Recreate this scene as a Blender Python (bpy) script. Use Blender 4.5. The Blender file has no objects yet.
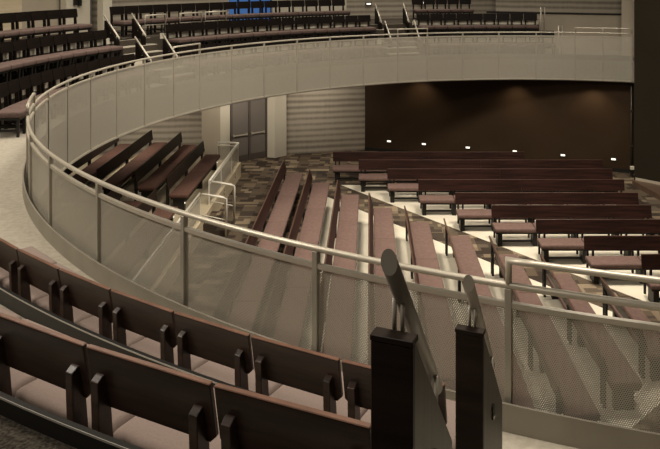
import bpy, bmesh, math, random
from mathutils import Vector, Matrix
random.seed(7)
scn = bpy.context.scene
COL = scn.collection
R = math.radians
CX, CY = 4.934, 14.454          # centre of the curved balcony
RAIL = 10.476                   # radius of the balcony front
BZ = (3.70, 4.23, 4.75, 5.27)   # balcony tier levels
TR = (11.80, 13.05, 14.32, 16.6)  # outer radius of each tier
CAMZ = 6.6
FPX, HY, PX = 750.0, -28.0, 369.0

def pol(th, r, z=0.0):
    return Vector((CX + r*math.sin(R(th)), CY + r*math.cos(R(th)), z))

def bearing(x, r, far=True):
    d0 = (x-PX)/FPX
    a = d0*d0+1; b = d0*CX+CY; c = CX*CX+CY*CY-r*r
    s = math.sqrt(max(b*b-a*c, 0)); t = (b+s)/a if far else (b-s)/a
    return math.degrees(math.atan2(d0*t-CX, t-CY))

# ------------------------------------------------------------------ materials
def mat(name, col, rough=0.5, metal=0.0, spec=0.5, emit=None, estr=0.0):
    m = bpy.data.materials.new(name); m.use_nodes = True
    b = m.node_tree.nodes['Principled BSDF']
    b.inputs['Base Color'].default_value = (*col, 1)
    b.inputs['Roughness'].default_value = rough
    b.inputs['Metallic'].default_value = metal
    b.inputs['Specular IOR Level'].default_value = spec
    if emit:
        b.inputs['Emission Color'].default_value = (*emit, 1)
        b.inputs['Emission Strength'].default_value = estr
    return m

def nd(m, t, **kw):
    n = m.node_tree.nodes.new(t)
    for k, v in kw.items(): setattr(n, k, v)
    return n

def vary(m, c1, c2, scale=(8, 8, 8), detail=4, coord='Object', bump=0.0, lo=0.35, hi=0.65):
    nt = m.node_tree; b = nt.nodes['Principled BSDF']
    tc = nd(m, 'ShaderNodeTexCoord'); mp = nd(m, 'ShaderNodeMapping')
    mp.inputs['Scale'].default_value = scale
    nz = nd(m, 'ShaderNodeTexNoise'); nz.inputs['Scale'].default_value = 1.0; nz.inputs['Detail'].default_value = detail
    cr = nd(m, 'ShaderNodeValToRGB')
    cr.color_ramp.elements[0].color = (*c1, 1); cr.color_ramp.elements[1].color = (*c2, 1)
    cr.color_ramp.elements[0].position = lo; cr.color_ramp.elements[1].position = hi
    L = nt.links.new
    L(tc.outputs[coord], mp.inputs['Vector']); L(mp.outputs[0], nz.inputs['Vector'])
    L(nz.outputs['Fac'], cr.inputs[0]); L(cr.outputs[0], b.inputs['Base Color'])
    if bump:
        bp = nd(m, 'ShaderNodeBump'); bp.inputs['Strength'].default_value = bump; bp.inputs['Distance'].default_value = 0.01
        L(nz.outputs['Fac'], bp.inputs['Height']); L(bp.outputs[0], b.inputs['Normal'])
    return m

M = {}
M['wood'] = vary(mat('dark_stained_wood', (.05, .025, .02), .34), (.024, .0135, .010), (.052, .028, .020), (2.2, 26, 26), 5)
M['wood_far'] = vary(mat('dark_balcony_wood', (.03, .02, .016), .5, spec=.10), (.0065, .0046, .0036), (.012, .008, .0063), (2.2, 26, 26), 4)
M['pewwood'] = vary(mat('reddish_dark_pew_wood', (.045, .02, .015), .42, spec=.14), (.017, .0085, .0068), (.040, .0170, .0130), (1.4, 22, 22), 5)
M['steelfar'] = mat('pale_stair_tube', (.62, .57, .48), .4, .4)
M['edge'] = vary(mat('reddish_lit_edge', (.16, .075, .045), .4), (.13, .064, .040), (.19, .095, .060), (6, 6, 6), 3)  # reddish chair edge, light from above put into its colour
M['tiershade'] = vary(mat('tier_floor_shade', (.06, .05, .04), .95, spec=.1), (.045, .037, .029), (.085, .070, .055), (60, 60, 60), 4)  # under-seat shade put into the tier floor colour; reused on aisle steps
M['platwood'] = vary(mat('umber_pew_wood', (.03, .02, .015), .45, spec=.2), (.016, .0105, .0075), (.028, .018, .013), (1.4, 22, 22), 5)
M['whiterail'] = mat('white_painted_rail', (.72, .68, .58), .4)
M['edge_metal'] = mat('bright_metal_edge', (.42, .40, .36), .3, .3)
M['pewglint'] = vary(mat('pew_edge_highlight', (.08, .04, .026), .4), (.062, .031, .021), (.09, .046, .030), (6, 6, 6), 3)  # highlight along the pew tops, put into the colour
M['black'] = mat('black_painted_steel', (.014, .0125, .0105), .45, spec=.3)
M['fabric'] = vary(mat('mauve_seat_fabric', (.3, .2, .18), .92, spec=.15), (.245, .188, .163), (.272, .210, .183), (90, 90, 90), 3)
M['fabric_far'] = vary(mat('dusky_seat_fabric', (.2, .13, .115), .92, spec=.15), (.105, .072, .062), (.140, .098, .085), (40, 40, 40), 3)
M['fabric_pew'] = vary(mat('plum_pew_fabric', (.22, .13, .11), .92, spec=.15), (.132, .083, .069), (.156, .100, .085), (14, 14, 14), 3)
M['fabric_plat'] = vary(mat('russet_pew_fabric', (.14, .065, .045), .92, spec=.15), (.108, .058, .044), (.130, .070, .053), (14, 14, 14), 3)
M['rail'] = vary(mat('champagne_painted_rail', (.5, .46, .37), .38, .35), (.50, .455, .37), (.56, .51, .42), (3, 3, 3), 2)
M['post'] = vary(mat('grey_beige_post', (.36, .33, .27), .45, .3), (.37, .335, .275), (.42, .385, .315), (3, 3, 3), 2)
M['kick'] = vary(mat('grey_kick_plate', (.28, .25, .2), .5, .2), (.25, .225, .18), (.30, .27, .22), (2, 2, 2), 2)
M['steel'] = mat('brushed_steel', (.40, .36, .30), .38, .0)
M['bronze'] = vary(mat('dark_bronze_panel', (.1, .09, .075), .42, .5), (.070, .062, .051), (.095, .085, .070), (3, 60, 3), 3)
M['conc'] = vary(mat('beige_balcony_floor', (.42, .37, .28), .8), (.33, .30, .24), (.41, .37, .30), (18, 18, 18), 6)
M['cream'] = vary(mat('cream_sealed_floor', (.72, .67, .55), .45), (.66, .60, .48), (.74, .68, .55), (1.5, 1.5, 1.5), 4)
M['slab'] = mat('balcony_fascia_paint', (.34, .30, .24), .8)
M['beige'] = vary(mat('beige_wall_paint', (.42, .36, .28), .85), (.40, .345, .265), (.44, .38, .295), (1, 1, 1), 2)
M['white'] = vary(mat('cream_wall_paint', (.62, .57, .46), .8), (.60, .55, .44), (.64, .59, .48), (1, 1, 1), 2)
M['brown'] = vary(mat('dark_brown_wall', (.05, .03, .018), .7, spec=.15), (.034, .0195, .0095), (.041, .024, .012), (.8, .8, .8), 3)
M['dark'] = vary(mat('charcoal_side_wall', (.05, .042, .033), .9, spec=.05), (.025, .020, .0135), (.030, .024, .016), (.5, .5, .5), 3)
M['door'] = mat('grey_door_paint', (.19, .165, .145), .5)
M['doorframe'] = mat('grey_door_frame', (.10, .082, .07), .5)
M['tan'] = vary(mat('pale_wood_face', (.55, .46, .32), .6), (.52, .43, .295), (.60, .50, .35), (2, 2, 14), 3)
M['platfloor'] = vary(mat('tan_platform_floor', (.5, .42, .29), .6), (.46, .385, .26), (.53, .45, .315), (3, 3, 3), 3)
M['stagewood'] = vary(mat('brown_stage_floor', (.1, .06, .04), .5), (.09, .055, .036), (.12, .075, .05), (2, 14, 2), 3)
M['lamp'] = mat('small_light_lens', (.9, .85, .75), .3, emit=(1, .93, .8), estr=1.3)
M['ceil'] = mat('dark_ceiling', (.10, .09, .08), .9)
M['blue'] = mat('blue_lit_glass', (.05, .12, .3), .2, emit=(.10, .27, .72), estr=.28)
M['blueglow'] = mat('pale_blue_lit_pane', (.2, .3, .4), .2, emit=(.45, .72, .95), estr=.9)

def striped():
    m = mat('horizontal_banded_wall', (.3, .27, .22), .85); nt = m.node_tree; b = nt.nodes['Principled BSDF']; L = nt.links.new
    tc = nd(m, 'ShaderNodeTexCoord'); mp = nd(m, 'ShaderNodeMapping'); mp.inputs['Scale'].default_value = (.12, .12, 2.6)
    nz = nd(m, 'ShaderNodeTexNoise'); nz.inputs['Scale'].default_value = 1.0; nz.inputs['Detail'].default_value = 2
    wv = nd(m, 'ShaderNodeTexWave'); wv.bands_direction = 'Z'; wv.inputs['Scale'].default_value = 1.5; wv.inputs['Distortion'].default_value = .6
    mp2 = nd(m, 'ShaderNodeMapping'); mp2.inputs['Scale'].default_value = (3.0, 3.0, .5)
    nz2 = nd(m, 'ShaderNodeTexNoise'); nz2.inputs['Scale'].default_value = 3.0; nz2.inputs['Detail'].default_value = 1
    a1 = nd(m, 'ShaderNodeMath', operation='MULTIPLY_ADD'); a1.inputs[1].default_value = .45
    a2 = nd(m, 'ShaderNodeMath', operation='MULTIPLY_ADD'); a2.inputs[1].default_value = .22
    a3 = nd(m, 'ShaderNodeMath', operation='MULTIPLY'); a3.inputs[1].default_value = .55
    cr = nd(m, 'ShaderNodeValToRGB')
    cr.color_ramp.elements[0].position = .34; cr.color_ramp.elements[1].position = .78
    cr.color_ramp.elements[0].color = (.21, .178, .138, 1); cr.color_ramp.elements[1].color = (.42, .37, .295, 1)
    L(tc.outputs['Object'], mp.inputs[0]); L(mp.outputs[0], nz.inputs['Vector'])
    L(tc.outputs['Object'], wv.inputs['Vector'])
    L(tc.outputs['Object'], mp2.inputs[0]); L(mp2.outputs[0], nz2.inputs['Vector'])
    L(nz.outputs['Fac'], a3.inputs[0])
    L(wv.outputs['Fac'], a1.inputs[0]); L(a3.outputs[0], a1.inputs[2])
    L(nz2.outputs['Fac'], a2.inputs[0]); L(a1.outputs[0], a2.inputs[2])
    L(a2.outputs[0], cr.inputs[0]); L(cr.outputs[0], b.inputs['Base Color'])
    return m
M['stripe'] = striped()

def carpet():
    m = mat('patchwork_carpet', (.1, .08, .06), .95, spec=.1); nt = m.node_tree; b = nt.nodes['Principled BSDF']; L = nt.links.new
    tc = nd(m, 'ShaderNodeTexCoord')
    def bricks(w, h, off, rot, sc):
        mp = nd(m, 'ShaderNodeMapping'); mp.inputs['Location'].default_value = (off, off*.7, 0); mp.inputs['Rotation'].default_value = (0, 0, R(rot))
        bk = nd(m, 'ShaderNodeTexBrick'); bk.offset = .5; bk.squash = 1.6; bk.squash_frequency = 3; bk.offset_frequency = 2
        bk.inputs['Color1'].default_value = (0, 0, 0, 1); bk.inputs['Color2'].default_value = (1, 1, 1, 1); bk.inputs['Mortar'].default_value = (.5, .5, .5, 1)
        bk.inputs['Mortar Size'].default_value = 0; bk.inputs['Brick Width'].default_value = w; bk.inputs['Row Height'].default_value = h
        bk.inputs['Scale'].default_value = sc; bk.inputs['Bias'].default_value = 0
        L(tc.outputs['Object'], mp.inputs[0]); L(mp.outputs[0], bk.inputs['Vector'])
        return bk
    b1 = bricks(.40, .21, .13, 0, 1.0); b2 = bricks(.62, .36, .4, 90, 1.0)
    mx = nd(m, 'ShaderNodeMix'); mx.data_type = 'RGBA'; mx.inputs[0].default_value = .42
    L(b1.outputs['Color'], mx.inputs[6]); L(b2.outputs['Color'], mx.inputs[7])
    cr = nd(m, 'ShaderNodeValToRGB'); e = cr.color_ramp.elements; cr.color_ramp.interpolation = 'CONSTANT'
    e[0].position = 0; e[0].color = (0.041, 0.030, 0.023, 1)
    e[1].position = .30; e[1].color = (0.100, 0.074, 0.051, 1)
    for p, c in ((.44, (0.059, 0.045, 0.034, 1)), (.56, (0.174, 0.132, 0.088, 1)), (.66, (0.104, 0.081, 0.058, 1)), (.80, (0.237, 0.184, 0.124, 1))):
        q = e.new(p); q.color = c
    L(mx.outputs[2], cr.inputs[0])
    nz = nd(m, 'ShaderNodeTexNoise'); nz.inputs['Scale'].default_value = 60; nz.inputs['Detail'].default_value = 3
    mu = nd(m, 'ShaderNodeMix'); mu.data_type = 'RGBA'; mu.blend_type = 'OVERLAY'; mu.inputs[0].default_value = .5
    L(tc.outputs['Object'], nz.inputs['Vector']); L(cr.outputs[0], mu.inputs[6]); L(nz.outputs['Fac'], mu.inputs[7])
    L(mu.outputs[2], b.inputs['Base Color'])
    return m
M['carpet'] = carpet()
M['darkcarpet'] = vary(mat('dark_speckled_carpet', (.03, .025, .02), .95, spec=.1), (.018, .015, .012), (.062, .052, .040), (70, 70, 70), 4, bump=.5)

def perforated():
    m = mat('perforated_sheet', (.36, .33, .27), .55, .0); nt = m.node_tree; b = nt.nodes['Principled BSDF']; L = nt.links.new
    b.inputs['Base Color'].default_value = (.425, .39, .32, 1)
    out = nt.nodes['Material Output']
    uv = nd(m, 'ShaderNodeTexCoord')
    a = 0.0135; bb = a*math.sqrt(3); r = 0.0041
    ds = []
    for off in ((0, 0), (.5, .5)):
        mp = nd(m, 'ShaderNodeVectorMath', operation='MULTIPLY_ADD')
        mp.inputs[1].default_value = (1/a, 1/bb, 0); mp.inputs[2].default_value = (off[0], off[1], 0)
        L(uv.outputs['UV'], mp.inputs[0])
        fr = nd(m, 'ShaderNodeVectorMath', operation='FRACTION'); L(mp.outputs[0], fr.inputs[0])
        sc = nd(m, 'ShaderNodeVectorMath', operation='MULTIPLY_ADD'); sc.inputs[1].default_value = (a, bb, 0); sc.inputs[2].default_value = (-a/2, -bb/2, 0)
        L(fr.outputs[0], sc.inputs[0])
        ln = nd(m, 'ShaderNodeVectorMath', operation='LENGTH'); L(sc.outputs[0], ln.inputs[0]); ds.append(ln)
    mn = nd(m, 'ShaderNodeMath', operation='MINIMUM'); L(ds[0].outputs['Value'], mn.inputs[0]); L(ds[1].outputs['Value'], mn.inputs[1])
    lt = nd(m, 'ShaderNodeMath', operation='LESS_THAN'); lt.inputs[1].default_value = r; L(mn.outputs[0], lt.inputs[0])
    tr = nd(m, 'ShaderNodeBsdfTransparent'); mx = nd(m, 'ShaderNodeMixShader')
    L(lt.outputs[0], mx.inputs[0]); L(b.outputs[0], mx.inputs[1]); L(tr.outputs[0], mx.inputs[2]); L(mx.outputs[0], out.inputs['Surface'])
    return m
M['perf'] = perforated()

# ------------------------------------------------------------------ mesh helpers
class MB:
    def __init__(s): s.bm = bmesh.new()
    def box(s, x0, x1, y0, y1, z0, z1, bev=0.0, seg=2, mtx=None):
        t = bmesh.new(); bmesh.ops.create_cube(t, size=1)
        for v in t.verts:
            v.co = Vector((x0+(v.co.x+.5)*(x1-x0), y0+(v.co.y+.5)*(y1-y0), z0+(v.co.z+.5)*(z1-z0)))
        if bev: bmesh.ops.bevel(t, geom=t.edges[:], offset=bev, segments=seg, profile=.5, affect='EDGES')
        if mtx: bmesh.ops.transform(t, matrix=mtx, verts=t.verts)
        s.add(t); return s
    def add(s, t):
        me = bpy.data.meshes.new('tmp'); t.to_mesh(me); t.free(); s.bm.from_mesh(me); bpy.data.meshes.remove(me)
    def prism(s, pts, z0, z1, bev=0.0, axis='z', mtx=None):
        t = bmesh.new()
        f = (lambda p, h: Vector((p[0], p[1], h))) if axis == 'z' else (lambda p, h: Vector((h, p[0], p[1])))
        lo = [t.verts.new(f(p, z0)) for p in pts]; hi = [t.verts.new(f(p, z1)) for p in pts]
        n = len(pts); t.faces.new(lo[::-1]); t.faces.new(hi)
        for i in range(n): t.faces.new((lo[i], lo[(i+1) % n], hi[(i+1) % n], hi[i]))
        bmesh.ops.recalc_face_normals(t, faces=t.faces)
        if bev: bmesh.ops.bevel(t, geom=t.edges[:], offset=bev, segments=2, profile=.5, affect='EDGES')
        if mtx: bmesh.ops.transform(t, matrix=mtx, verts=t.verts)
        s.add(t); return s
    def tube(s, pts, r, n=10, closed=False):
        bm = s.bm; pts = [Vector(p) for p in pts]; N = len(pts); rings = []
        for i, p in enumerate(pts):
            d = (pts[min(i+1, N-1)] - pts[max(i-1, 0)]).normalized()
            up = Vector((0, 0, 1)) if abs(d.z) < .95 else Vector((0, 1, 0))
            u = d.cross(up).normalized(); w = u.cross(d).normalized()
            rr = r
            if 0 < i < N-1:
                c = (pts[i]-pts[i-1]).normalized().dot((pts[i+1]-pts[i]).normalized())
                rr = r / max(.6, math.sqrt(max((1+c)/2, .1)))
            rings.append([bm.verts.new(p + (u*math.cos(2*math.pi*k/n) + w*math.sin(2*math.pi*k/n))*rr) for k in range(n)])
        for i in range(N-1):
            for k in range(n):
                f = bm.faces.new((rings[i][k], rings[i][(k+1) % n], rings[i+1][(k+1) % n], rings[i+1][k])); f.smooth = True
        bm.faces.new(rings[0][::-1]); bm.faces.new(rings[-1]); return s
    def ring(s, th0, th1, prof, step=1.0, uv=False):
        """sweep a closed (r, z) profile along the balcony arc"""
        bm = s.bm; n = max(1, int(abs(th1-th0)/step + .5)); rings = []
        for i in range(n+1):
            th = th0+(th1-th0)*i/n
            rings.append([bm.verts.new(pol(th, r, z)) for r, z in prof])
        k = len(prof)
        fs = []
        for i in range(n):
            for j in range(k):
                fs.append(bm.faces.new((rings[i][j], rings[i][(j+1) % k], rings[i+1][(j+1) % k], rings[i+1][j])))
        fs.append(bm.faces.new(rings[0][::-1])); fs.append(bm.faces.new(rings[-1]))
        bmesh.ops.recalc_face_normals(bm, faces=fs); return s
    def build(s, name, m, parent=None, smooth=False, loc=None):
        me = bpy.data.meshes.new(name); s.bm.normal_update(); s.bm.to_mesh(me); s.bm.free()
        if smooth:
            for p in me.polygons: p.use_smooth = True
        me.materials.append(m)
        o = bpy.data.objects.new(name, me); COL.objects.link(o)
        if parent is not None: o.parent = parent
        if loc is not None: o.location = loc
        return o

def tag(o, label, cat, group=None):
    o['label'] = label; o['category'] = cat
    if group: o['group'] = group
    return o
def thing(name, label, cat, loc=(0, 0, 0), rz=0.0, group=None):
    o = bpy.data.objects.new(name, None); COL.objects.link(o); o.empty_display_size = .1
    o.location = loc; o.rotation_euler = (0, 0, rz); return tag(o, label, cat, group)
def struct(mb, name, m, label=None, smooth=False):
    o = mb.build(name, m, smooth=smooth); o['kind'] = 'structure'
    if label: o['label'] = label
    return o
def dup(root, loc, rz, label, group=None):
    r = root.copy(); COL.objects.link(r); r.location = loc; r.rotation_euler = (0, 0, rz); r['label'] = label
    if group: r['group'] = group
    for ch in root.children:
        c = ch.copy(); COL.objects.link(c); c.parent = r
        for g in ch.children:
            d = g.copy(); COL.objects.link(d); d.parent = c
    return r
ORD = 'first second third fourth fifth sixth seventh eighth ninth tenth eleventh twelfth thirteenth fourteenth fifteenth sixteenth seventeenth eighteenth nineteenth twentieth'.split()

# ------------------------------------------------------------------ the lower hall
b = MB(); b.box(-16, 16, -4, 34, -.30, 0); struct(b, 'floor', M['carpet'], 'patchwork brown and tan carpet of the lower hall')
b = MB(); b.prism([(-.86, 23.22), (7.05, 23.22), (7.05, 13.05)], 0, .006); struct(b, 'floor.001', M['cream'], 'cream hard floor under the pews facing the balcony')
b = MB(); b.prism([(-1.27, 22.06), (6.0, 12.95), (-1.27, 6.0)], 0, .006); struct(b, 'floor.002', M['cream'], 'cream hard floor under the long pews seen end on')

SOF = 3.02
def wallseg(p, q, z0, z1, name, m, label=None, th=.25):
    p = Vector((p[0], p[1], 0)); q = Vector((q[0], q[1], 0)); d = (q-p).normalized(); n = Vector((-d.y, d.x, 0))*th
    if n.y < 0: n = -n
    b = MB(); b.prism([tuple(p.xy), tuple(q.xy), tuple((q+n).xy), tuple((p+n).xy)], z0, z1); return struct(b, name, m, label)
wallseg((-.15, 27.77), (8.64, 24.62), 0, SOF, 'wall_far', M['brown'], 'dark brown wall under the far balcony')
wallseg((-.15, 27.77), (8.64, 24.62), .0, .12, 'baseboard_far', M['black'], th=-.012 if False else .02).location = (-.006, -.02, 0)
wallseg((-3.0, 27.15), (-.15, 27.80), 0, SOF, 'wall_banded', M['stripe'], 'horizontally banded wall between column and brown wall')
wallseg((-13.0, 25.2), (-5.6, 26.1), 0, SOF, 'wall_platform', M['stripe'], 'horizontally banded wall behind the raised platform')
# pillars either side of the doors
b = MB(); b.prism([(-3.62, 26.72), (-3.33, 26.62), (-2.98, 26.98), (-3.0, 27.5), (-3.7, 27.5)], 0, SOF); struct(b, 'wall_column', M['white'], 'pale pillar beside the grey double doors')
b = MB(); b.prism([(-4.76, 25.86), (-5.06, 25.52), (-5.13, 25.56), (-5.0, 26.6), (-4.76, 26.6)], 0, SOF); struct(b, 'wall_column.001', M['white'], 'bright cream pillar face beside the doors')
b = MB(); b.prism([(-5.06, 25.50), (-5.64, 25.28), (-5.9, 26.6), (-5.1, 26.6)], 0, SOF); struct(b, 'wall_column.002', M['beige'], 'broad beige pillar face behind the platform pews')
# double doors
dA = Vector((-4.76, 25.80, 0)); dB = Vector((-3.60, 26.78, 0)); dv = dB-dA; dl = dv.length; drz = math.atan2(dv.y, dv.x)
door = thing('door_1', 'grey steel double doors under the balcony between two pale pillars', 'door', dA, drz); door['kind'] = 'structure'
b = MB(); b.box(0, .07, -.02, .14, 0, 2.75); b.box(dl-.09, dl, -.02, .14, 0, 2.75); b.box(0, dl, -.02, .14, 2.45, 2.75); b.box(dl*.475, dl*.525, .0, .12, 0, 2.45); b.build('door_frame', M['doorframe'], door)
for i, (x0, x1) in enumerate(((.07, dl*.475), (dl*.525, dl-.09))):
    lf = MB().box(x0, x1, .04, .09, .01, 2.45).build('door_leaf', M['door'], door)
    MB().box(x0+.03, x1-.05, -.01, .03, .90, .945, .006).box(x0+.04, x0+.09, .0, .05, .88, .97).box(x1-.10, x1-.05, .0, .05, .88, .97).build('panic_bar', M['steel'], lf)
    MB().box(x0+.02, x1-.02, .034, .042, .01, .22).build('kick_plate', M['doorframe'], lf)
b = MB(); b.prism([(-4.9, 26.7), (-3.0, 27.6), (-3.0, 27.9), (-4.9, 27.2)], 0, SOF); struct(b, 'wall_doorway', M['beige'])

# step lights on the brown wall
for i, (x, y) in enumerate(((.74, 27.45), (1.98, 26.99), (3.49, 26.46), (5.04, 25.90), (6.56, 25.36), (8.09, 24.81))):
    yy = 27.77 - (x+.15)*(27.77-24.76)/8.40
    lab = ('small lit step light on the brown wall beside the banded wall', 'lit step light on the brown wall, second from the banded wall',
           'lit step light on the brown wall, third from the banded wall', 'lit step light on the brown wall, third from the charcoal side wall',
           'lit step light on the brown wall, second from the charcoal side wall', 'lit step light on the brown wall by the charcoal side wall')[i]
    t = thing('step_light', lab, 'light', (x, yy, .41), math.atan2(-3.01, 8.4), 'step lights along the brown wall')
    MB().box(-.10, .10, -.020, -.001, -.055, .055, .004).build('housing', M['black'], t)
    MB().box(-.07, .07, -.034, -.019, -.028, .028, .004).build('lens', M['lamp'], t)

# charcoal side wall and the stage edge below it
b = MB(); b.prism([(8.22, 23.25), (11.4, 20.2), (11.8, 20.6), (8.62, 23.65)], .16, 12.5); struct(b, 'wall_side', M['dark'], 'charcoal wall rising beside the end of the railing')
b = MB(); b.prism([(8.14, 23.2), (8.45, 21.35), (10.6, 19.3), (13, 19.3), (13, 23.6), (8.5, 23.7)], 0, .16); struct(b, 'floor.003', M['stagewood'], 'low brown step in front of the charcoal wall')
b = MB(); b.prism([(8.24, 23.20), (11.4, 20.17), (11.42, 20.19), (8.26, 23.22)], .16, .24); struct(b, 'baseboard_side', M['beige'])
b = MB(); b.prism([(8.66, 24.3), (9.6, 24.0), (9.6, 25.6), (8.66, 25.6)], 0, SOF); struct(b, 'wall_recess', M['dark'])
t = thing('wall_pipe', 'thin vertical pipe where the brown wall meets the charcoal wall', 'pipe', (8.48, 24.25, 0))
MB().tube([(0, 0, .12), (0, 0, 2.9)], .022, 8).build('pipe', M['bronze'], t)
MB().box(-.035, .035, -.05, .02, .95, 1.0).box(-.035, .035, -.05, .02, 2.1, 2.15).build('clamp', M['bronze'], t)
MB().box(-.045, .045, -.045, .045, 0, .12).build('foot', M['bronze'], t)
t = thing('wall_box', 'small white box at the foot of the thin pipe', 'box', (8.46, 24.08, 0))
MB().box(-.02, .02, -.02, .02, 0, .26).build('stem', M['black'], t)
MB().box(-.07, .07, -.05, .05, .26, .36, .006).build('housing', M['white'], t)
b = MB(); b.box(-13, -12.7, 2, 26, 0, SOF); struct(b, 'wall_west', M['beige'])

# ------------------------------------------------------------------ pews
def make_pew(L, mod, label, fab, group, lamp=False, lean=17):
    pw = M['platwood'] if lamp else M['pewwood']
    t = thing('pew', label, 'pew', group=group)
    n = max(1, round(L/mod)); w = L/n
    tilt = Matrix.Translation((0, .03, .56)) @ Matrix.Rotation(R(7 if lamp else lean), 4, 'X') @ Matrix.Translation((0, -.03, -.56))
    k = max(1, round(L/3.2)); bw = L/k
    for i in range(k):
        MB().box(i*bw+.002, (i+1)*bw-.002, .012, .045, .545 if lamp else .555, .875 if lamp else .85, .005, 2, tilt).build('backrest', pw, t)
        if not lamp: MB().box(i*bw+.002, (i+1)*bw-.002, .010, .047, .850, .860, .003, 1, tilt).build('lit_top_edge', M['pewglint'], t)  # paler strip painting the highlight on the pew back
    for i in range(n):
        MB().box(i*w+.006, (i+1)*w-.006, .055, .54, .355, .455, .030, 3).build('seat_cushion', fab, t, True)
    MB().box(.03, L-.03, .10, .50, .315, .353).build('seat_frame', M['black'], t)
    xs = [i*w for i in range(n+1)]
    for i, x in enumerate(xs):
        x = min(max(x, .14), L-.14)
        lg = MB().box(x-.055, x+.055, .14, .44, .0, .315, .004).build('leg', M['black'], t)
        if lamp and i in (0, n):
            xx = .075 if i == 0 else L-.075
            MB().box(xx-.01, xx+.01, .44, .456, .20, .235).build('aisle_light', M['lamp'], lg)
        for s in (-.06, .06):
            MB().box(x+s-.022, x+s+.022, -.035, .012, .05, .68, .004, 1, None).build('back_post', M['black'], t)
    MB().box(.15, L-.15, .30, .34, .07, .11).build('stretcher', M['black'], t)
    return t

# pews facing the near balcony (seats towards -Y): local +y -> world -Y, so x runs from the right end to the left end
yb = (23.96, 22.92, 21.87, 20.74, 19.50, 18.46, 17.39, 16.30, 15.24)
xl = (-1.15, -.32, .53, 1.36, 2.24, 3.01, 3.87, 4.67, 5.53)
xr = (4.96, 7.15, 7.10, 7.06, 7.0, 6.95, 6.93, 6.92, 6.92)
lab = ('dark pew with its back to the brown wall, first row under the balcony', 'long dark pew, second row out from the brown wall',
       'long dark pew, third row out from the brown wall', 'long dark pew, fourth row out from the brown wall',
       'dark pew on cream floor, fifth row out from the brown wall', 'dark pew on cream floor, sixth row out from the brown wall',
       'dark pew on cream floor, seventh row out from the brown wall', 'short dark pew on cream floor, eighth row from the brown wall',
       'shortest dark pew by the stage end, last row from the brown wall')
for i in range(9):
    t = make_pew(xr[i]-xl[i], .96, lab[i], M['fabric_pew'], 'pews facing the near balcony', lamp=False, lean=9)
    t.location = (xr[i], yb[i], .006 if i > 0 else 0); t.rotation_euler = (0, 0, math.pi)

# long pews seen end on (facing +X): local +y -> world +X, local x -> world -Y
far = (22.95, 21.92, 20.72, 19.55, 18.45, 17.50, 16.35, 15.30, 14.15)
near = (7.3, 7.3, 7.45, 8.2, 8.9, 9.65, 10.4, 11.2, 12.0)
nm = ('first', 'second', 'third', 'fourth', 'fifth', 'sixth', 'seventh', 'eighth', 'ninth')
for i in range(9):
    x = -2.56 + .873*i
    extra = ('on the carpet closest to the platform', 'one row in from the platform carpet', 'third row from the platform carpet', 'fourth row from the platform carpet',
             'fifth row from the platform carpet', 'sixth row from the platform carpet', 'seventh row, seen past the steel handrail', 'eighth row, two before the stage end', 'short last row at the stage end')[i]
    t = make_pew(far[i]-near[i], 2.25, 'long plum-cushioned pew seen end on, ' + extra, M['fabric_pew'], 'long pews seen end on')
    t.location = (x, far[i], 0 if x < -1.3 else .006); t.rotation_euler = (0, 0, -math.pi/2)

# ------------------------------------------------------------------ raised side platform with russet pews
PZ = .45
b = MB(); b.prism([(-4.17, 24.25), (-4.17, 11.0), (-12.7, 11.0), (-12.7, 25.1), (-5.66, 25.22)], 0, PZ); struct(b, 'floor.004', M['platfloor'], 'raised tan platform holding the russet pews')
b = MB(); b.box(-4.17, -4.14, 11.0, 24.25, 0, PZ); struct(b, 'trim_1', M['tan'], 'pale wood face of the raised platform')
for i, (y, l) in enumerate(((23.2, 'round step light in the platform face beside the double doors'), (21.45, 'round step light in the platform face beside the steps'))):
    t = thing('step_light', l, 'light', (-4.141, y, .30), 0)
    MB().tube([(.0, 0, 0), (.012, 0, 0)], .07, 16).build('bezel', M['bronze'], t); MB().tube([(.010, 0, 0), (.017, 0, 0)], .040, 14).build('lens', M['white'], t)
b = MB(); b.box(-4.14, -3.84, 18.72, 19.76, 0, .30); b.box(-3.84, -3.54, 18.72, 19.76, 0, .15); struct(b, 'floor.005', M['carpet'], 'two steps up to the platform')
px = (-5.18, -6.20, -7.27, -8.34)
pf = (23.45, 24.75, 25.1, 24.9); pn = (19.20, 19.85, 20.05, 19.9)
pn2 = ('beside the white platform railing', 'second row in from the platform railing', 'third row in from the platform railing', 'deepest row in from the platform railing')
for i in range(4):
    L = pf[i]-pn[i]
    t = make_pew(L, L/2, 'russet pew on the raised platform, ' + pn2[i], M['fabric_plat'], 'russet pews on the raised platform', lamp=True)
    t.location = (px[i], pf[i], PZ); t.rotation_euler = (0, 0, -math.pi/2)
pf2 = (18.25, 18.7, 18.8); pn3 = (14.0, 13.6, 13.4)
pn4 = ('beside the lower platform railing', 'second row from the lower railing', 'third row from the lower railing')
for i in range(3):
    L = pf2[i]-pn3[i]
    t = make_pew(L, L/2, 'russet pew across the platform aisle, seen through the mesh, ' + pn4[i], M['fabric_plat'], 'russet pews across the platform aisle', lamp=True)
    t.location = (px[i], pf2[i], PZ); t.rotation_euler = (0, 0, -math.pi/2)

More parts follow.
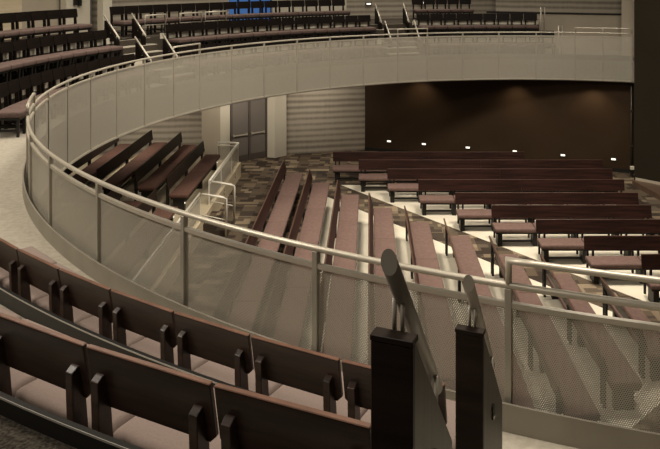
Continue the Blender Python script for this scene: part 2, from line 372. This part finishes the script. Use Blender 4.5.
def mesh_panel(p, q, z0, z1, parent, name='mesh_panel', u0=0.0):
    bm = bmesh.new(); uv = bm.loops.layers.uv.new('UVMap'); p = Vector(p); q = Vector(q); L = (q-p).length
    vs = [bm.verts.new((p.x, p.y, z0)), bm.verts.new((q.x, q.y, z0)), bm.verts.new((q.x, q.y, z1)), bm.verts.new((p.x, p.y, z1))]
    f = bm.faces.new(vs)
    for l, c in zip(f.loops, ((0, z0), (L, z0), (L, z1), (0, z1))): l[uv].uv = (c[0]+u0, c[1])
    mb = MB(); mb.bm.free(); mb.bm = bm
    return mb.build(name, M['perf'], parent)
def guard(label, runs, top, base, posts):
    t = thing('platform_railing', label, 'railing', (runs[0][0][0], runs[0][0][1], base))
    o = Vector((runs[0][0][0], runs[0][0][1], 0))
    for run in runs:
        pts = [Vector((p[0], p[1], (p[2] if len(p) > 2 else top)-base))-Vector((o.x, o.y, 0)) for p in run]
        MB().tube(pts, .029, 8).build('top_rail', M['whiterail'], t)
        pts2 = [p - Vector((0, 0, .09)) for p in pts]
        MB().tube(pts2, .018, 6).build('mid_rail', M['whiterail'], t)
        for a, c in zip(pts, pts2[1:]):
            mesh_panel((a.x, a.y), (c.x, c.y), .05, min(a.z, c.z)-.02, t)
    for p in posts:
        MB().box(p[0]-o.x-.016, p[0]-o.x+.016, p[1]-o.y-.016, p[1]-o.y+.016, (p[2] if len(p) > 2 else base)-base, top-base).build('post', M['whiterail'], t)
    return t
guard('white platform railing with a corner by the double doors', [[(-4.9, 24.28), (-4.22, 24.18), (-4.22, 19.80)]], 1.08, PZ,
      [(-4.9, 24.28), (-4.22, 24.18), (-4.22, 23.0), (-4.22, 21.4), (-4.22, 19.80)])
guard('white platform railing beside the steps and running behind the near handrail', [[(-4.22, 18.68), (-4.22, 12.0)]], 1.08, PZ,
      [(-4.22, 18.68), (-4.22, 17.0), (-4.22, 15.2), (-4.22, 13.6), (-4.22, 12.0)])
for y, l in ((19.80, 'white stair rail on the far side of the platform steps'), (18.68, 'white stair rail on the near side of the platform steps')):
    t = thing('stair_rail', l, 'railing', (-4.16, y, 0))
    MB().tube([(0, 0, 1.07), (.52, 0, .99), (.60, 0, .95), (.60, 0, 0)], .028, 8).build('handrail', M['whiterail'], t)
    MB().tube([(0, 0, .55), (.60, 0, .42)], .013, 6).build('mid_rail', M['whiterail'], t)

# ------------------------------------------------------------------ balcony structure
T0, T1 = -188.0, 21.0
b = MB(); b.ring(T0, T1, [(RAIL+.05, 3.06), (RAIL+.05, 3.70), (11.80, 3.70), (11.80, 3.06)], 1.5); struct(b, 'balcony_floor', M['conc'], 'curved beige walkway behind the perforated railing')
T2 = 5.7
b = MB(); b.ring(T0, -128, [(11.80, 3.06), (11.80, 4.23), (13.05, 4.23), (13.05, 3.06)], 1.5); struct(b, 'balcony_floor.001', M['conc'], 'second balcony tier before the camera')
b = MB(); b.ring(-128, T2, [(11.80, 3.06), (11.80, 4.23), (13.05, 4.23), (13.05, 3.06)], 1.5); struct(b, 'balcony_floor.006', M['tiershade'], 'second balcony tier along the curve')
b = MB(); b.ring(T0, -128, [(13.05, 3.06), (13.05, 4.79), (14.32, 4.79), (14.32, 3.06)], 1.5); struct(b, 'balcony_floor.002', M['darkcarpet'], 'dark carpeted tier before the camera')
b = MB(); b.ring(-128, T2, [(13.05, 3.06), (13.05, 4.75), (16.6, 4.75), (16.6, 3.06)], 1.5); struct(b, 'balcony_floor.005', M['tiershade'], 'third balcony tier')
b = MB(); b.ring(T0, -128, [(14.32, 3.06), (14.32, 5.27), (16.6, 5.27), (16.6, 3.06)], 1.5); struct(b, 'balcony_floor.003', M['darkcarpet'], 'top balcony tier')
b = MB(); b.ring(T2, T1, [(11.80, 3.06), (11.80, 3.70), (16.2, 3.70), (16.2, 3.06)], 1.5); struct(b, 'balcony_floor.004', M['conc'], 'walkway at the end bay')
b = MB(); b.ring(T0, T1, [(RAIL+.05, SOF-.02), (RAIL+.05, 3.055), (16.6, 3.055), (16.6, SOF-.02)], 1.5); struct(b, 'ceiling_soffit', M['slab'], 'underside of the balcony')
for (a0, a1) in ((-158.2, -100), (-100, -64.5), (-57, -22.5), (-15, 5.6)):
    for r, z in ((11.80, 4.23), (13.05, 4.75)):
        b = MB(); b.ring(a0, a1, [(r-.012, z-.07), (r-.012, z+.092), (r+.004, z+.092), (r+.004, z-.07)], 1.0); struct(b, 'trim_riser', M['white'], 'pale riser face of the tier')
        b = MB(); b.ring(a0, a1, [(r+.004, z-.05), (r+.004, z+.11), (r+.035, z+.11), (r+.035, z-.05)], 1.0); struct(b, 'trim_tier', M['black'], 'dark nosing board along the tier edge')
        if a0 < -150:
            b = MB(); b.ring(a0, a1, [(r+.0325, z+.110), (r+.0325, z+.113), (r+.037, z+.114), (r+.037, z+.106)], 1.0); struct(b, 'trim_edge', M['edge_metal'], 'thin bright metal edge on the nosing board')
# steps in the aisles
def steps(a0, a1, name):
    b = MB(); tr = MB()
    for r, z in ((11.80, 3.70), (13.05, 4.23)):
        b.ring(a0, a1, [(r-.56, z), (r-.56, z+.155), (r-.28, z+.155), (r-.28, z+.329), (r, z+.329), (r, z)], 1.0)
        for q, h in ((.57, .155), (.29, .329), (.012, .502)):
            tr.ring(a0, a1, [(r-q, z+h), (r-q, z+h+.018), (r-q+.29, z+h+.018), (r-q+.29, z+h)], 1.0)
    struct(b, name, M['tiershade'], 'dark aisle steps between the tiers')
    struct(tr, name.replace('steps', 'step_treads'), M['conc'], 'pale treads of the aisle steps')
steps(-163.4, -158.9, 'balcony_steps'); steps(-22.2, -16.6, 'balcony_steps.001'); steps(-64.2, -58.6, 'balcony_steps.002')

# ------------------------------------------------------------------ railing along the balcony front
PT = [20, 15.1, 10.3, 3.4, -3.4, -10.1, -16.8, -22.5, -29.2, -35.8, -42.4, -49.1, -55.8, -62.5, -68.1, -74.6, -81.1, -87.6, -94.1, -100.6, -107.3, -113.0, -119.5, -126.5, -134.2, -141.9, -149.5, -157.3, -163.4, -171.0, -178.6, -186]
rail = thing('balcony_railing', 'curved metal railing with perforated panels along the whole balcony front', 'railing', (CX, CY, BZ[0]))
def rel(p): return Vector(p)-Vector((CX, CY, BZ[0]))
def arc(a0, a1, r, z, step=1.0):
    n = max(2, int(abs(a1-a0)/step)); return [rel(pol(a0+(a1-a0)*i/n, r, z)) for i in range(n+1)]
MB().tube(arc(20, -186, RAIL, 4.60), .0225, 12).build('handrail', M['rail'], rail)
def rring(a0, a1, prof, name, m):
    b = MB(); b.ring(a0, a1, prof, 1.0); bmesh.ops.translate(b.bm, verts=b.bm.verts, vec=-Vector((CX, CY, BZ[0]))); return b.build(name, m, rail)
rring(20, -186, [(RAIL-.018, 4.462), (RAIL-.018, 4.495), (RAIL+.018, 4.495), (RAIL+.018, 4.462)], 'panel_rail', M['rail'])
rring(20, -186, [(RAIL-.022, 3.035), (RAIL-.022, 3.075), (RAIL+.02, 3.075), (RAIL+.02, 3.035)], 'bottom_rail', M['rail'])
rring(20, -186, [(RAIL+.05, 3.70), (RAIL+.05, 3.875), (RAIL+.068, 3.875), (RAIL+.068, 3.70)], 'kick_plate', M['kick'])
for a, c in ((10.3, 20), (-22.5, -16.8), (-68.1, -62.5), (-113.0, -107.3), (-163.4, -157.3)):
    pts = [rel(pol(a, RAIL, 4.60))] + arc(a, c, RAIL, 4.758, .8) + [rel(pol(c, RAIL, 4.60))]
    MB().tube(pts, .0215, 10).build('raised_handrail', M['rail'], rail)
MB().tube([rel(pol(15.1, RAIL, 4.6)), rel(pol(15.1, RAIL, 4.75))], .018, 8).build('raised_handrail', M['rail'], rail)
for th in PT:
    p = rel(pol(th, RAIL, 0)); mt = Matrix.Translation((p.x, p.y, 0)) @ Matrix.Rotation(-R(th), 4, 'Z')
    MB().box(-.022, .022, -.024, .024, 3.05-BZ[0], 4.585-BZ[0], .003, 1, mt).build('post', M['post'], rail)
for a, c in zip(PT, PT[1:]):
    bm = bmesh.new(); uv = bm.loops.layers.uv.new('UVMap'); n = max(3, int(abs(c-a)/1.0)); rows = []
    g = .10
    for i in range(n+1):
        th = (a-g)+((c+g)-(a-g))*i/n
        rows.append((th, [bm.verts.new(rel(pol(th, r_, z_))) for r_, z_ in ((RAIL-.007, 3.055), (RAIL-.007, 4.47), (RAIL-.0045, 4.47), (RAIL-.0045, 3.055))]))
    zz = (3.055, 4.47, 4.47, 3.055)
    for i in range(n):
        u0, u1 = R(rows[i][0])*RAIL+50, R(rows[i+1][0])*RAIL+50
        for q in range(4):
            q2 = (q+1) % 4
            f = bm.faces.new((rows[i][1][q], rows[i+1][1][q], rows[i+1][1][q2], rows[i][1][q2]))
            for l, cc in zip(f.loops, ((u0, zz[q]), (u1, zz[q]), (u1, zz[q2]), (u0, zz[q2]))): l[uv].uv = cc
    bm.faces.new(rows[0][1]); bm.faces.new(rows[-1][1][::-1])
    bmesh.ops.recalc_face_normals(bm, faces=bm.faces)
    mb = MB(); mb.bm.free(); mb.bm = bm; mb.build('perforated_panel', M['perf'], rail)

# ------------------------------------------------------------------ balcony chairs
def make_chair(w, wood, fab):
    t = thing('balcony_chair', 'x', 'chair')
    h = w/2
    tilt = Matrix.Translation((0, .05, .57)) @ Matrix.Rotation(R(10), 4, 'X') @ Matrix.Translation((0, -.05, -.57))
    b = MB()
    c = .03
    prof = [(-h+.009, .62+c), (-h+.009, .862), (h-.009, .862), (h-.009, .62+c), (h-.009-c, .62), (-h+.009+c, .62)]
    t2 = tilt @ Matrix(((1, 0, 0, 0), (0, 0, 1, 0), (0, 1, 0, 0), (0, 0, 0, 1)))
    b.prism(prof, .030, .052, .004, 'z', t2); b.build('backrest', wood, t)
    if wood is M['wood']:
        t3 = tilt; MB().box(-h+.0085, h-.0085, .0295, .0525, .861, .868, .003, 1, t3).build('lit_top_edge', M['edge'], t)  # strip painting the lit top of the near backrest
    sc_ = MB().box(-h+.004, h-.004, .10, .58, .345, .455, .035, 3).build('seat_cushion', fab, t, True)
    for v in sc_.data.vertices: v.co.x *= 1 - (v.co.y+.02)/11.3   # cushions narrow towards the inside of the curve
    MB().box(-h+.03, h-.03, .12, .54, .305, .343).build('seat_frame', M['black'], t)
    for s in (-1, 1):
        x = s*(h-.072)
        b = MB(); b.prism([(-.030, .0), (.035, .0), (.052, .40), (.020, .765), (-.010, .758), (-.040, .74), (-.028, .40)], x-.021, x+.021, .004, 'x'); b.build('back_post', wood, t)
        MB().box(x-.02, x+.02, .47, .515, .0, .305, .003, 1).build('leg', M['black'], t)
        MB().box(x-.012, x+.012, .03, .48, .10, .14).build('side_stretcher', M['black'], t)
    return t
protos = {}
def place(kind, w, th, r, z, label, group):
    # back top of the chair sits at radius r; local +y points to the centre
    p = pol(th, r-.02, z); rz = math.pi - R(th)
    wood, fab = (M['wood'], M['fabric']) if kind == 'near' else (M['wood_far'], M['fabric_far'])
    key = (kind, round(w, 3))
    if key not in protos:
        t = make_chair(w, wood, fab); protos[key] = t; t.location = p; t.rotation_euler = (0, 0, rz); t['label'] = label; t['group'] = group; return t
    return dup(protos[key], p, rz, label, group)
# near block
for i in range(8):
    th = -157.05+2.86*(i+.5)
    place('near', 2*11.66*math.sin(R(1.43)), th, 11.68, BZ[0], ORD[i]+' chair from the steel handrail in the front row before the camera', 'chairs in the front row before the camera')
for i in range(5):
    th = -157.65+2.84*(i+.5)
    place('near', 2*12.92*math.sin(R(1.42)), th, 12.94, BZ[1], ORD[i]+' chair from the steel handrail in the glossy second row before the camera', 'chairs in the second row before the camera')
blocks = [
    ('block towards the charcoal wall', ((11.68, 0, -15.2, 7.4, 2.3), (12.94, 1, -14.4, 5.3, 2.12), (14.2, 2, -13.6, -4.2, 2.05)), 1),
    ('middle block above the double doors', ((11.68, 0, -23.4, bearing(179, 11.68), 2.3), (12.94, 1, -22.2, -56.6, 2.12), (14.2, 2, -24.2, bearing(109, 14.2), 2.1)), -1),
    ('curved end block above the platform', ((11.68, 0, bearing(134, 11.68), -97.0, 2.3), (12.94, 1, bearing(106, 12.94), -89.5, 2.12), (14.2, 2, -65.2, -82.5, 2.1)), -1)]
rown = ('front row', 'second row', 'top row')
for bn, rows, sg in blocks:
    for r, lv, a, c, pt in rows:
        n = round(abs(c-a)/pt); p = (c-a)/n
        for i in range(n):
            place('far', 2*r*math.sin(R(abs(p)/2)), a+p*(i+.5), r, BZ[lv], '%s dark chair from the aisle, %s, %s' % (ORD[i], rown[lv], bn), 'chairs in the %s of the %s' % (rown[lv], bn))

# ------------------------------------------------------------------ stair handrails with end panels
def make_newel(hh, front, tube, side):
    t = thing('stair_handrail', 'x', 'handrail')
    k = hh
    b = MB(); b.prism([(.0, .0), (.0, .853*k), (.02, .853*k), (.41, .853*k-.50), (.41, -.517), (.32, -.517), (.32, .0)], -.052, .052, .003, 'x'); b.build('side_panel', side, t)
    MB().box(-.06, .06, -.024, 0, .0, .853*k, .003, 1).build('front_panel', front, t)
    MB().box(-.0615, .0615, -.027, .022, .853*k, .853*k+.017, .002, 1).build('cap', front, t)
    # slanted tube with a plumb-cut end
    bm = bmesh.new(); n = 20; rr = .0235
    A = Vector((.010, -.07, 1.09*k)); B = Vector((-.012, .44, 1.09*k-.585)); sl = (B-A).normalized(); cs = abs(sl.y)
    ra = [bm.verts.new(A+Vector((rr*math.cos(2*math.pi*i/n), 0, rr*math.sin(2*math.pi*i/n)/cs))) for i in range(n)]
    rb = [bm.verts.new(B+Vector((rr*math.cos(2*math.pi*i/n), 0, rr*math.sin(2*math.pi*i/n)/cs))) for i in range(n)]
    for i in range(n): f = bm.faces.new((ra[i], ra[(i+1) % n], rb[(i+1) % n], rb[i])); f.smooth = True
    bm.faces.new(ra); bm.faces.new(rb); bmesh.ops.recalc_face_normals(bm, faces=bm.faces)
    mb = MB(); mb.bm.free(); mb.bm = bm; tb = mb.build('handrail', tube, t)
    for y in (.035, .36):
        for q in (-.012, .012):
            MB().tube([(q, y, .86*k if y < .1 else .853*k-.46), (q, y, 1.09*k-.585*(y+.07)/.51-.02)], .007, 8).build('bracket_rod', tube, t)
    l = MB().tube([(.052, .20, -.0+.43*k), (.058, .20, .43*k)], .020, 14).tube([(.052, .20, .43*k-.03), (.058, .20, .43*k-.03)], .020, 14).build('step_light', M['black'], t)
    MB().box(.057, .060, .190, .210, .43*k-.046, .43*k-.036).build('lens', M['white'], l)
    return t
nw = make_newel(1.0, M['platwood'], M['steel'], M['bronze'])
def newel(th, r, z, label, src=None):
    p = pol(th, r, z); rz = math.pi-R(th)
    return dup(src, p, rz, label)
nw.location = pol(-158.61, 13.34, BZ[2]); nw.rotation_euler = (0, 0, math.pi-R(-158.61)); nw['label'] = 'large dark wooden stair end panel with thick steel tube before the camera'; nw['group'] = 'stair handrails'
newel(-158.2, 12.12, BZ[1]-.02, 'smaller wooden stair end panel with steel tube, one tier down from the camera', nw)['group'] = 'stair handrails'
nf = make_newel(.62, M['wood_far'], M['steelfar'], M['wood_far']); first = True
FAR = [(106.5, 13.2, 2, 'upper stair handrail beside the curved end block, platform side'), (134, 13.2, 2, 'upper stair handrail beside the curved end block, door side'),
       (137.5, 12.0, 1, 'lower stair handrail beside the curved end block, platform side'), (165, 12.0, 1, 'lower stair handrail beside the curved end block, door side'),
       (376.5, 13.2, 2, 'upper stair handrail of the middle aisle, door side'), (404.5, 13.2, 2, 'upper stair handrail of the middle aisle, brown wall side'),
       (386, 12.0, 1, 'lower stair handrail of the middle aisle, door side'), (415, 12.0, 1, 'lower stair handrail of the middle aisle, brown wall side')]
for x, r, lv, l in FAR:
    th = bearing(x, r)
    if first:
        nf.location = pol(th, r, BZ[lv]); nf.rotation_euler = (0, 0, math.pi-R(th)); nf['label'] = l; nf['group'] = 'stair handrails'; first = False
    else: newel(th, r, BZ[lv], l, nf)['group'] = 'stair handrails'

# small white guard frames
def frame(th0, th1, r, z, h, label):
    t = thing('guard_rail', label, 'railing', pol((th0+th1)/2, r, z)); o = pol((th0+th1)/2, r, z)
    a, c = pol(th0, r, z)-o, pol(th1, r, z)-o; up = Vector((0, 0, h))
    MB().tube([a, a+up, c+up, c], .02, 8).build('frame', M['rail'], t)
    MB().tube([a+up*.55, c+up*.55], .012, 6).build('crossbar', M['rail'], t)
for x0, x1, l in ((145, 165.5, 'white guard rail before the top row, next to the aisle steps'), (180, 201.5, 'white guard rail before the top row, middle one of three'), (205.5, 226, 'white guard rail before the top row, beside the blue window')):
    frame(bearing(x0, 13.12), bearing(x1, 13.12), 13.12, BZ[2], .62, l)
frame(bearing(541.0, 12.5), bearing(544.4, 12.5), 12.5, BZ[1], 1.10, 'white guard rail at the end of the second row by the beige wall')
frame(bearing(558.5, 11.45), bearing(562, 11.3), 11.4, BZ[0], 1.06, 'white guard rail at the end of the front row by the beige wall')

# ------------------------------------------------------------------ upper walls
def cyl(a0, a1, z0, z1, name, m, r=16.0, label=None):
    b = MB(); b.ring(a0, a1, [(r, z0), (r, z1), (r+.25, z1), (r+.25, z0)], 1.5); return struct(b, name, m, label)
bw = lambda x, r=16.0: bearing(x, r)
TOP = 12.5
cyl(-100, bw(22), 4.75, TOP, 'wall_end', M['tan'], label='tan wall behind the curved end rows')
cyl(bw(22), bw(66), 4.75, TOP, 'wall_end.001', M['beige'], 16.3, label='recessed beige wall behind the curved end rows')
cyl(bw(64), bw(88), 4.75, TOP, 'wall_end.002', M['white'], 15.9, label='cream wall beside the banded upper wall')
cyl(bw(88), bw(97.5), 4.75, TOP, 'wall_column.003', M['white'], 15.3, label='bright cream pillar above the aisle steps')
cyl(bw(97), bw(229), 4.75, TOP, 'wall_upper', M['stripe'], label='banded wall behind the top row')
cyl(bw(273), bw(347), 4.75, TOP, 'wall_upper.001', M['white'], label='cream wall behind the top row')
cyl(bw(346), 3.0, 4.75, TOP, 'wall_upper.002', M['stripe'], label='banded wall above the middle aisle')
wb = cyl(bw(229), bw(273), 4.75, TOP, 'window_1', M['blue'], 16.2, label='blue lit window behind the top row')
fr = MB()
for x in (229, 240, 251, 262, 273): fr.ring(bw(x)-.08, bw(x)+.08, [(16.12, 4.75), (16.12, 8.2), (16.19, 8.2), (16.19, 4.75)], 1)
fo = fr.build('window_frame', M['black'], wb)
pn_ = MB(); pn_.ring(bw(243), bw(262), [(16.15, 6.35), (16.15, 7.8), (16.19, 7.8), (16.19, 6.35)], 1); pn_.build('window_pane', M['blueglow'], wb)
# end bay beside the charcoal wall
wallseg((5.0, 29.6), (9.6, 27.9), 5.05, TOP, 'wall_bay', M['stripe'], 'banded wall above the plain plinth')
wallseg((4.6, 29.4), (9.6, 27.55), 3.7, 5.05, 'wall_bay.001', M['beige'], 'plain beige plinth under the banded wall')
wallseg((4.6, 29.37), (9.6, 27.52), 5.0, 5.06, 'bay_shadow_line', M['black'])  # thin black strip standing in for the shadow line above the plinth
b = MB(); b.prism([(8.72, 25.9), (9.1, 25.5), (9.6, 25.7), (9.2, 26.4)], 3.7, TOP); struct(b, 'wall_column.004', M['beige'], 'beige pillar beside the charcoal wall')
t = thing('wall_speaker', 'small dark bracket pair on the cream upper wall', 'speaker', pol(bw(76.5, 15.88), 15.88, 5.58), math.pi-R(bw(76.5, 15.88)))
MB().box(-.12, -.03, 0, .10, 0, .62, .01).build('speaker_box', M['black'], t); MB().box(.03, .12, 0, .10, .03, .62, .01).build('speaker_box', M['black'], t)
MB().box(-.14, .14, -.02, .0, .25, .35).build('bracket', M['black'], t)
for x, z, l in ((368.5, 5.34, 'small lit wall light on the banded wall by the middle aisle'), (421.5, 5.36, 'small lit wall light above the top row by the middle aisle')):
    th = bearing(x, 15.97); t = thing('wall_light', l, 'light', pol(th, 15.97, z), math.pi-R(th))
    MB().box(-.13, .13, -.0, .02, -.06, .06, .004).build('housing', M['black'], t); MB().box(-.09, .09, .018, .035, -.03, .03, .004).build('lens', M['lamp'], t)

b = MB(); b.box(-16, 16, -6, 34, 12.5, 12.8); struct(b, 'ceiling', M['ceil'])

# ------------------------------------------------------------------ lights
WARM = (1.0, .90, .755)
def area(name, loc, to, power, size, col=WARM, sy=None):
    l = bpy.data.lights.new(name, 'AREA'); l.energy = power; l.color = col; l.shape = 'RECTANGLE'; l.size = size; l.size_y = sy or size
    o = bpy.data.objects.new(name, l); COL.objects.link(o); o.location = loc
    o.rotation_euler = (Vector(to)-Vector(loc)).to_track_quat('-Z', 'Y').to_euler(); return o
def spot(name, loc, to, power, ang, blend=.6, rad=.1, col=WARM):
    l = bpy.data.lights.new(name, 'SPOT'); l.energy = power; l.color = col; l.spot_size = R(ang); l.spot_blend = blend; l.shadow_soft_size = rad
    o = bpy.data.objects.new(name, l); COL.objects.link(o); o.location = loc
    o.rotation_euler = (Vector(to)-Vector(loc)).to_track_quat('-Z', 'Y').to_euler(); return o
area('stage_light', (4.5, 16, 12.3), (3.0, 18, 0), 880, 3.0).data.spread = R(122)
spot('pew_spot', (3.5, 14.5, 12.3), (3.9, 18.6, 0), 1900, 62, .8, .5)
area('hall_light', (-2.5, 15, 12.3), (-3.5, 17, 0), 480, 3.0).data.spread = R(122)
spot('stage_spot', (8.5, 13, 12.2), tuple(pol(-95, RAIL, 4)), 1250, 70, .7, .4)
spot('stage_spot', (7.5, 12.5, 12.2), tuple(pol(-30, RAIL, 4)), 150, 70, .7, .4)
spot('stage_spot', (6.0, 16, 12.2), tuple(pol(12, RAIL, 4)), 700, 45, .7, .4)
spot('stage_spot', (5.5, 18, 12.2), tuple(pol(-135, RAIL, 4)), 700, 60, .7, .4)
for i, th in enumerate((-100, -72, -45, -15)):
    area('balcony_light', tuple(pol(th, 13.5, 12.3)), tuple(pol(th, 13.2, 4)), (100, 100, 120, 130)[i], 1.4).data.spread = R(95)
area('balcony_light', tuple(pol(-122, 12.0, 12.3)), tuple(pol(-122, 11.4, 4)), 220, 1.4)
area('balcony_light', tuple(pol(-122, 17.0, 11.5)), tuple(pol(-146, 10.8, 4)), 540, 1.6)  # unseen lamp behind the camera, added to light near chair backs and panels
area('balcony_light', tuple(pol(-150, 17.0, 11.5)), tuple(pol(-150, 10.8, 4)), 130, 1.6)
area('balcony_light', tuple(pol(-158, 10.2, 12.3)), tuple(pol(-158, 10.5, 4)), 165, 1.6).data.spread = R(100)  # unseen overhead lamp added to brighten the near rail
for x, y in ((1.75, 26.85), (4.95, 25.70), (7.35, 24.85)):
    spot('wall_washer', (x, y-.35, 2.98), (x+.06, y+.12, 0), 50, 110, .8, .04, (1, .80, .55))
area('soffit_light', (-4.0, 24.9, 2.95), (-4.3, 26, 0), 40, .6)
area('soffit_light', (-1.6, 25.8, 2.95), (-1.6, 27.2, 0), 45, .6)
area('soffit_light', (-7.5, 23.3, 2.95), (-7.3, 25.0, 0), 90, .6)
w = bpy.data.worlds.new('World'); scn.world = w; w.use_nodes = True
w.node_tree.nodes['Background'].inputs[0].default_value = (1, .88, .7, 1); w.node_tree.nodes['Background'].inputs[1].default_value = .05

# ------------------------------------------------------------------ camera
cd = bpy.data.cameras.new('Camera'); cam = bpy.data.objects.new('Camera', cd); COL.objects.link(cam)
cam.location = (0, 0, CAMZ); cam.rotation_euler = (R(90), 0, 0)
cd.sensor_fit = 'HORIZONTAL'; cd.sensor_width = 36; cd.lens = FPX/660*36; cd.clip_start = .05; cd.clip_end = 200
cd.shift_x = (330-PX)/660; cd.shift_y = -(224.5-HY)/660
scn.camera = cam
scn.view_settings.view_transform = 'Standard'; scn.view_settings.look = 'None'
scn.view_settings.exposure = 0.0; scn.view_settings.gamma = 1.0; scn.view_settings.use_curve_mapping = False
scn.cycles.use_denoising = True
scn.cycles.max_bounces = 8; scn.cycles.transparent_max_bounces = 16
scn.cycles.sample_clamp_indirect = 4
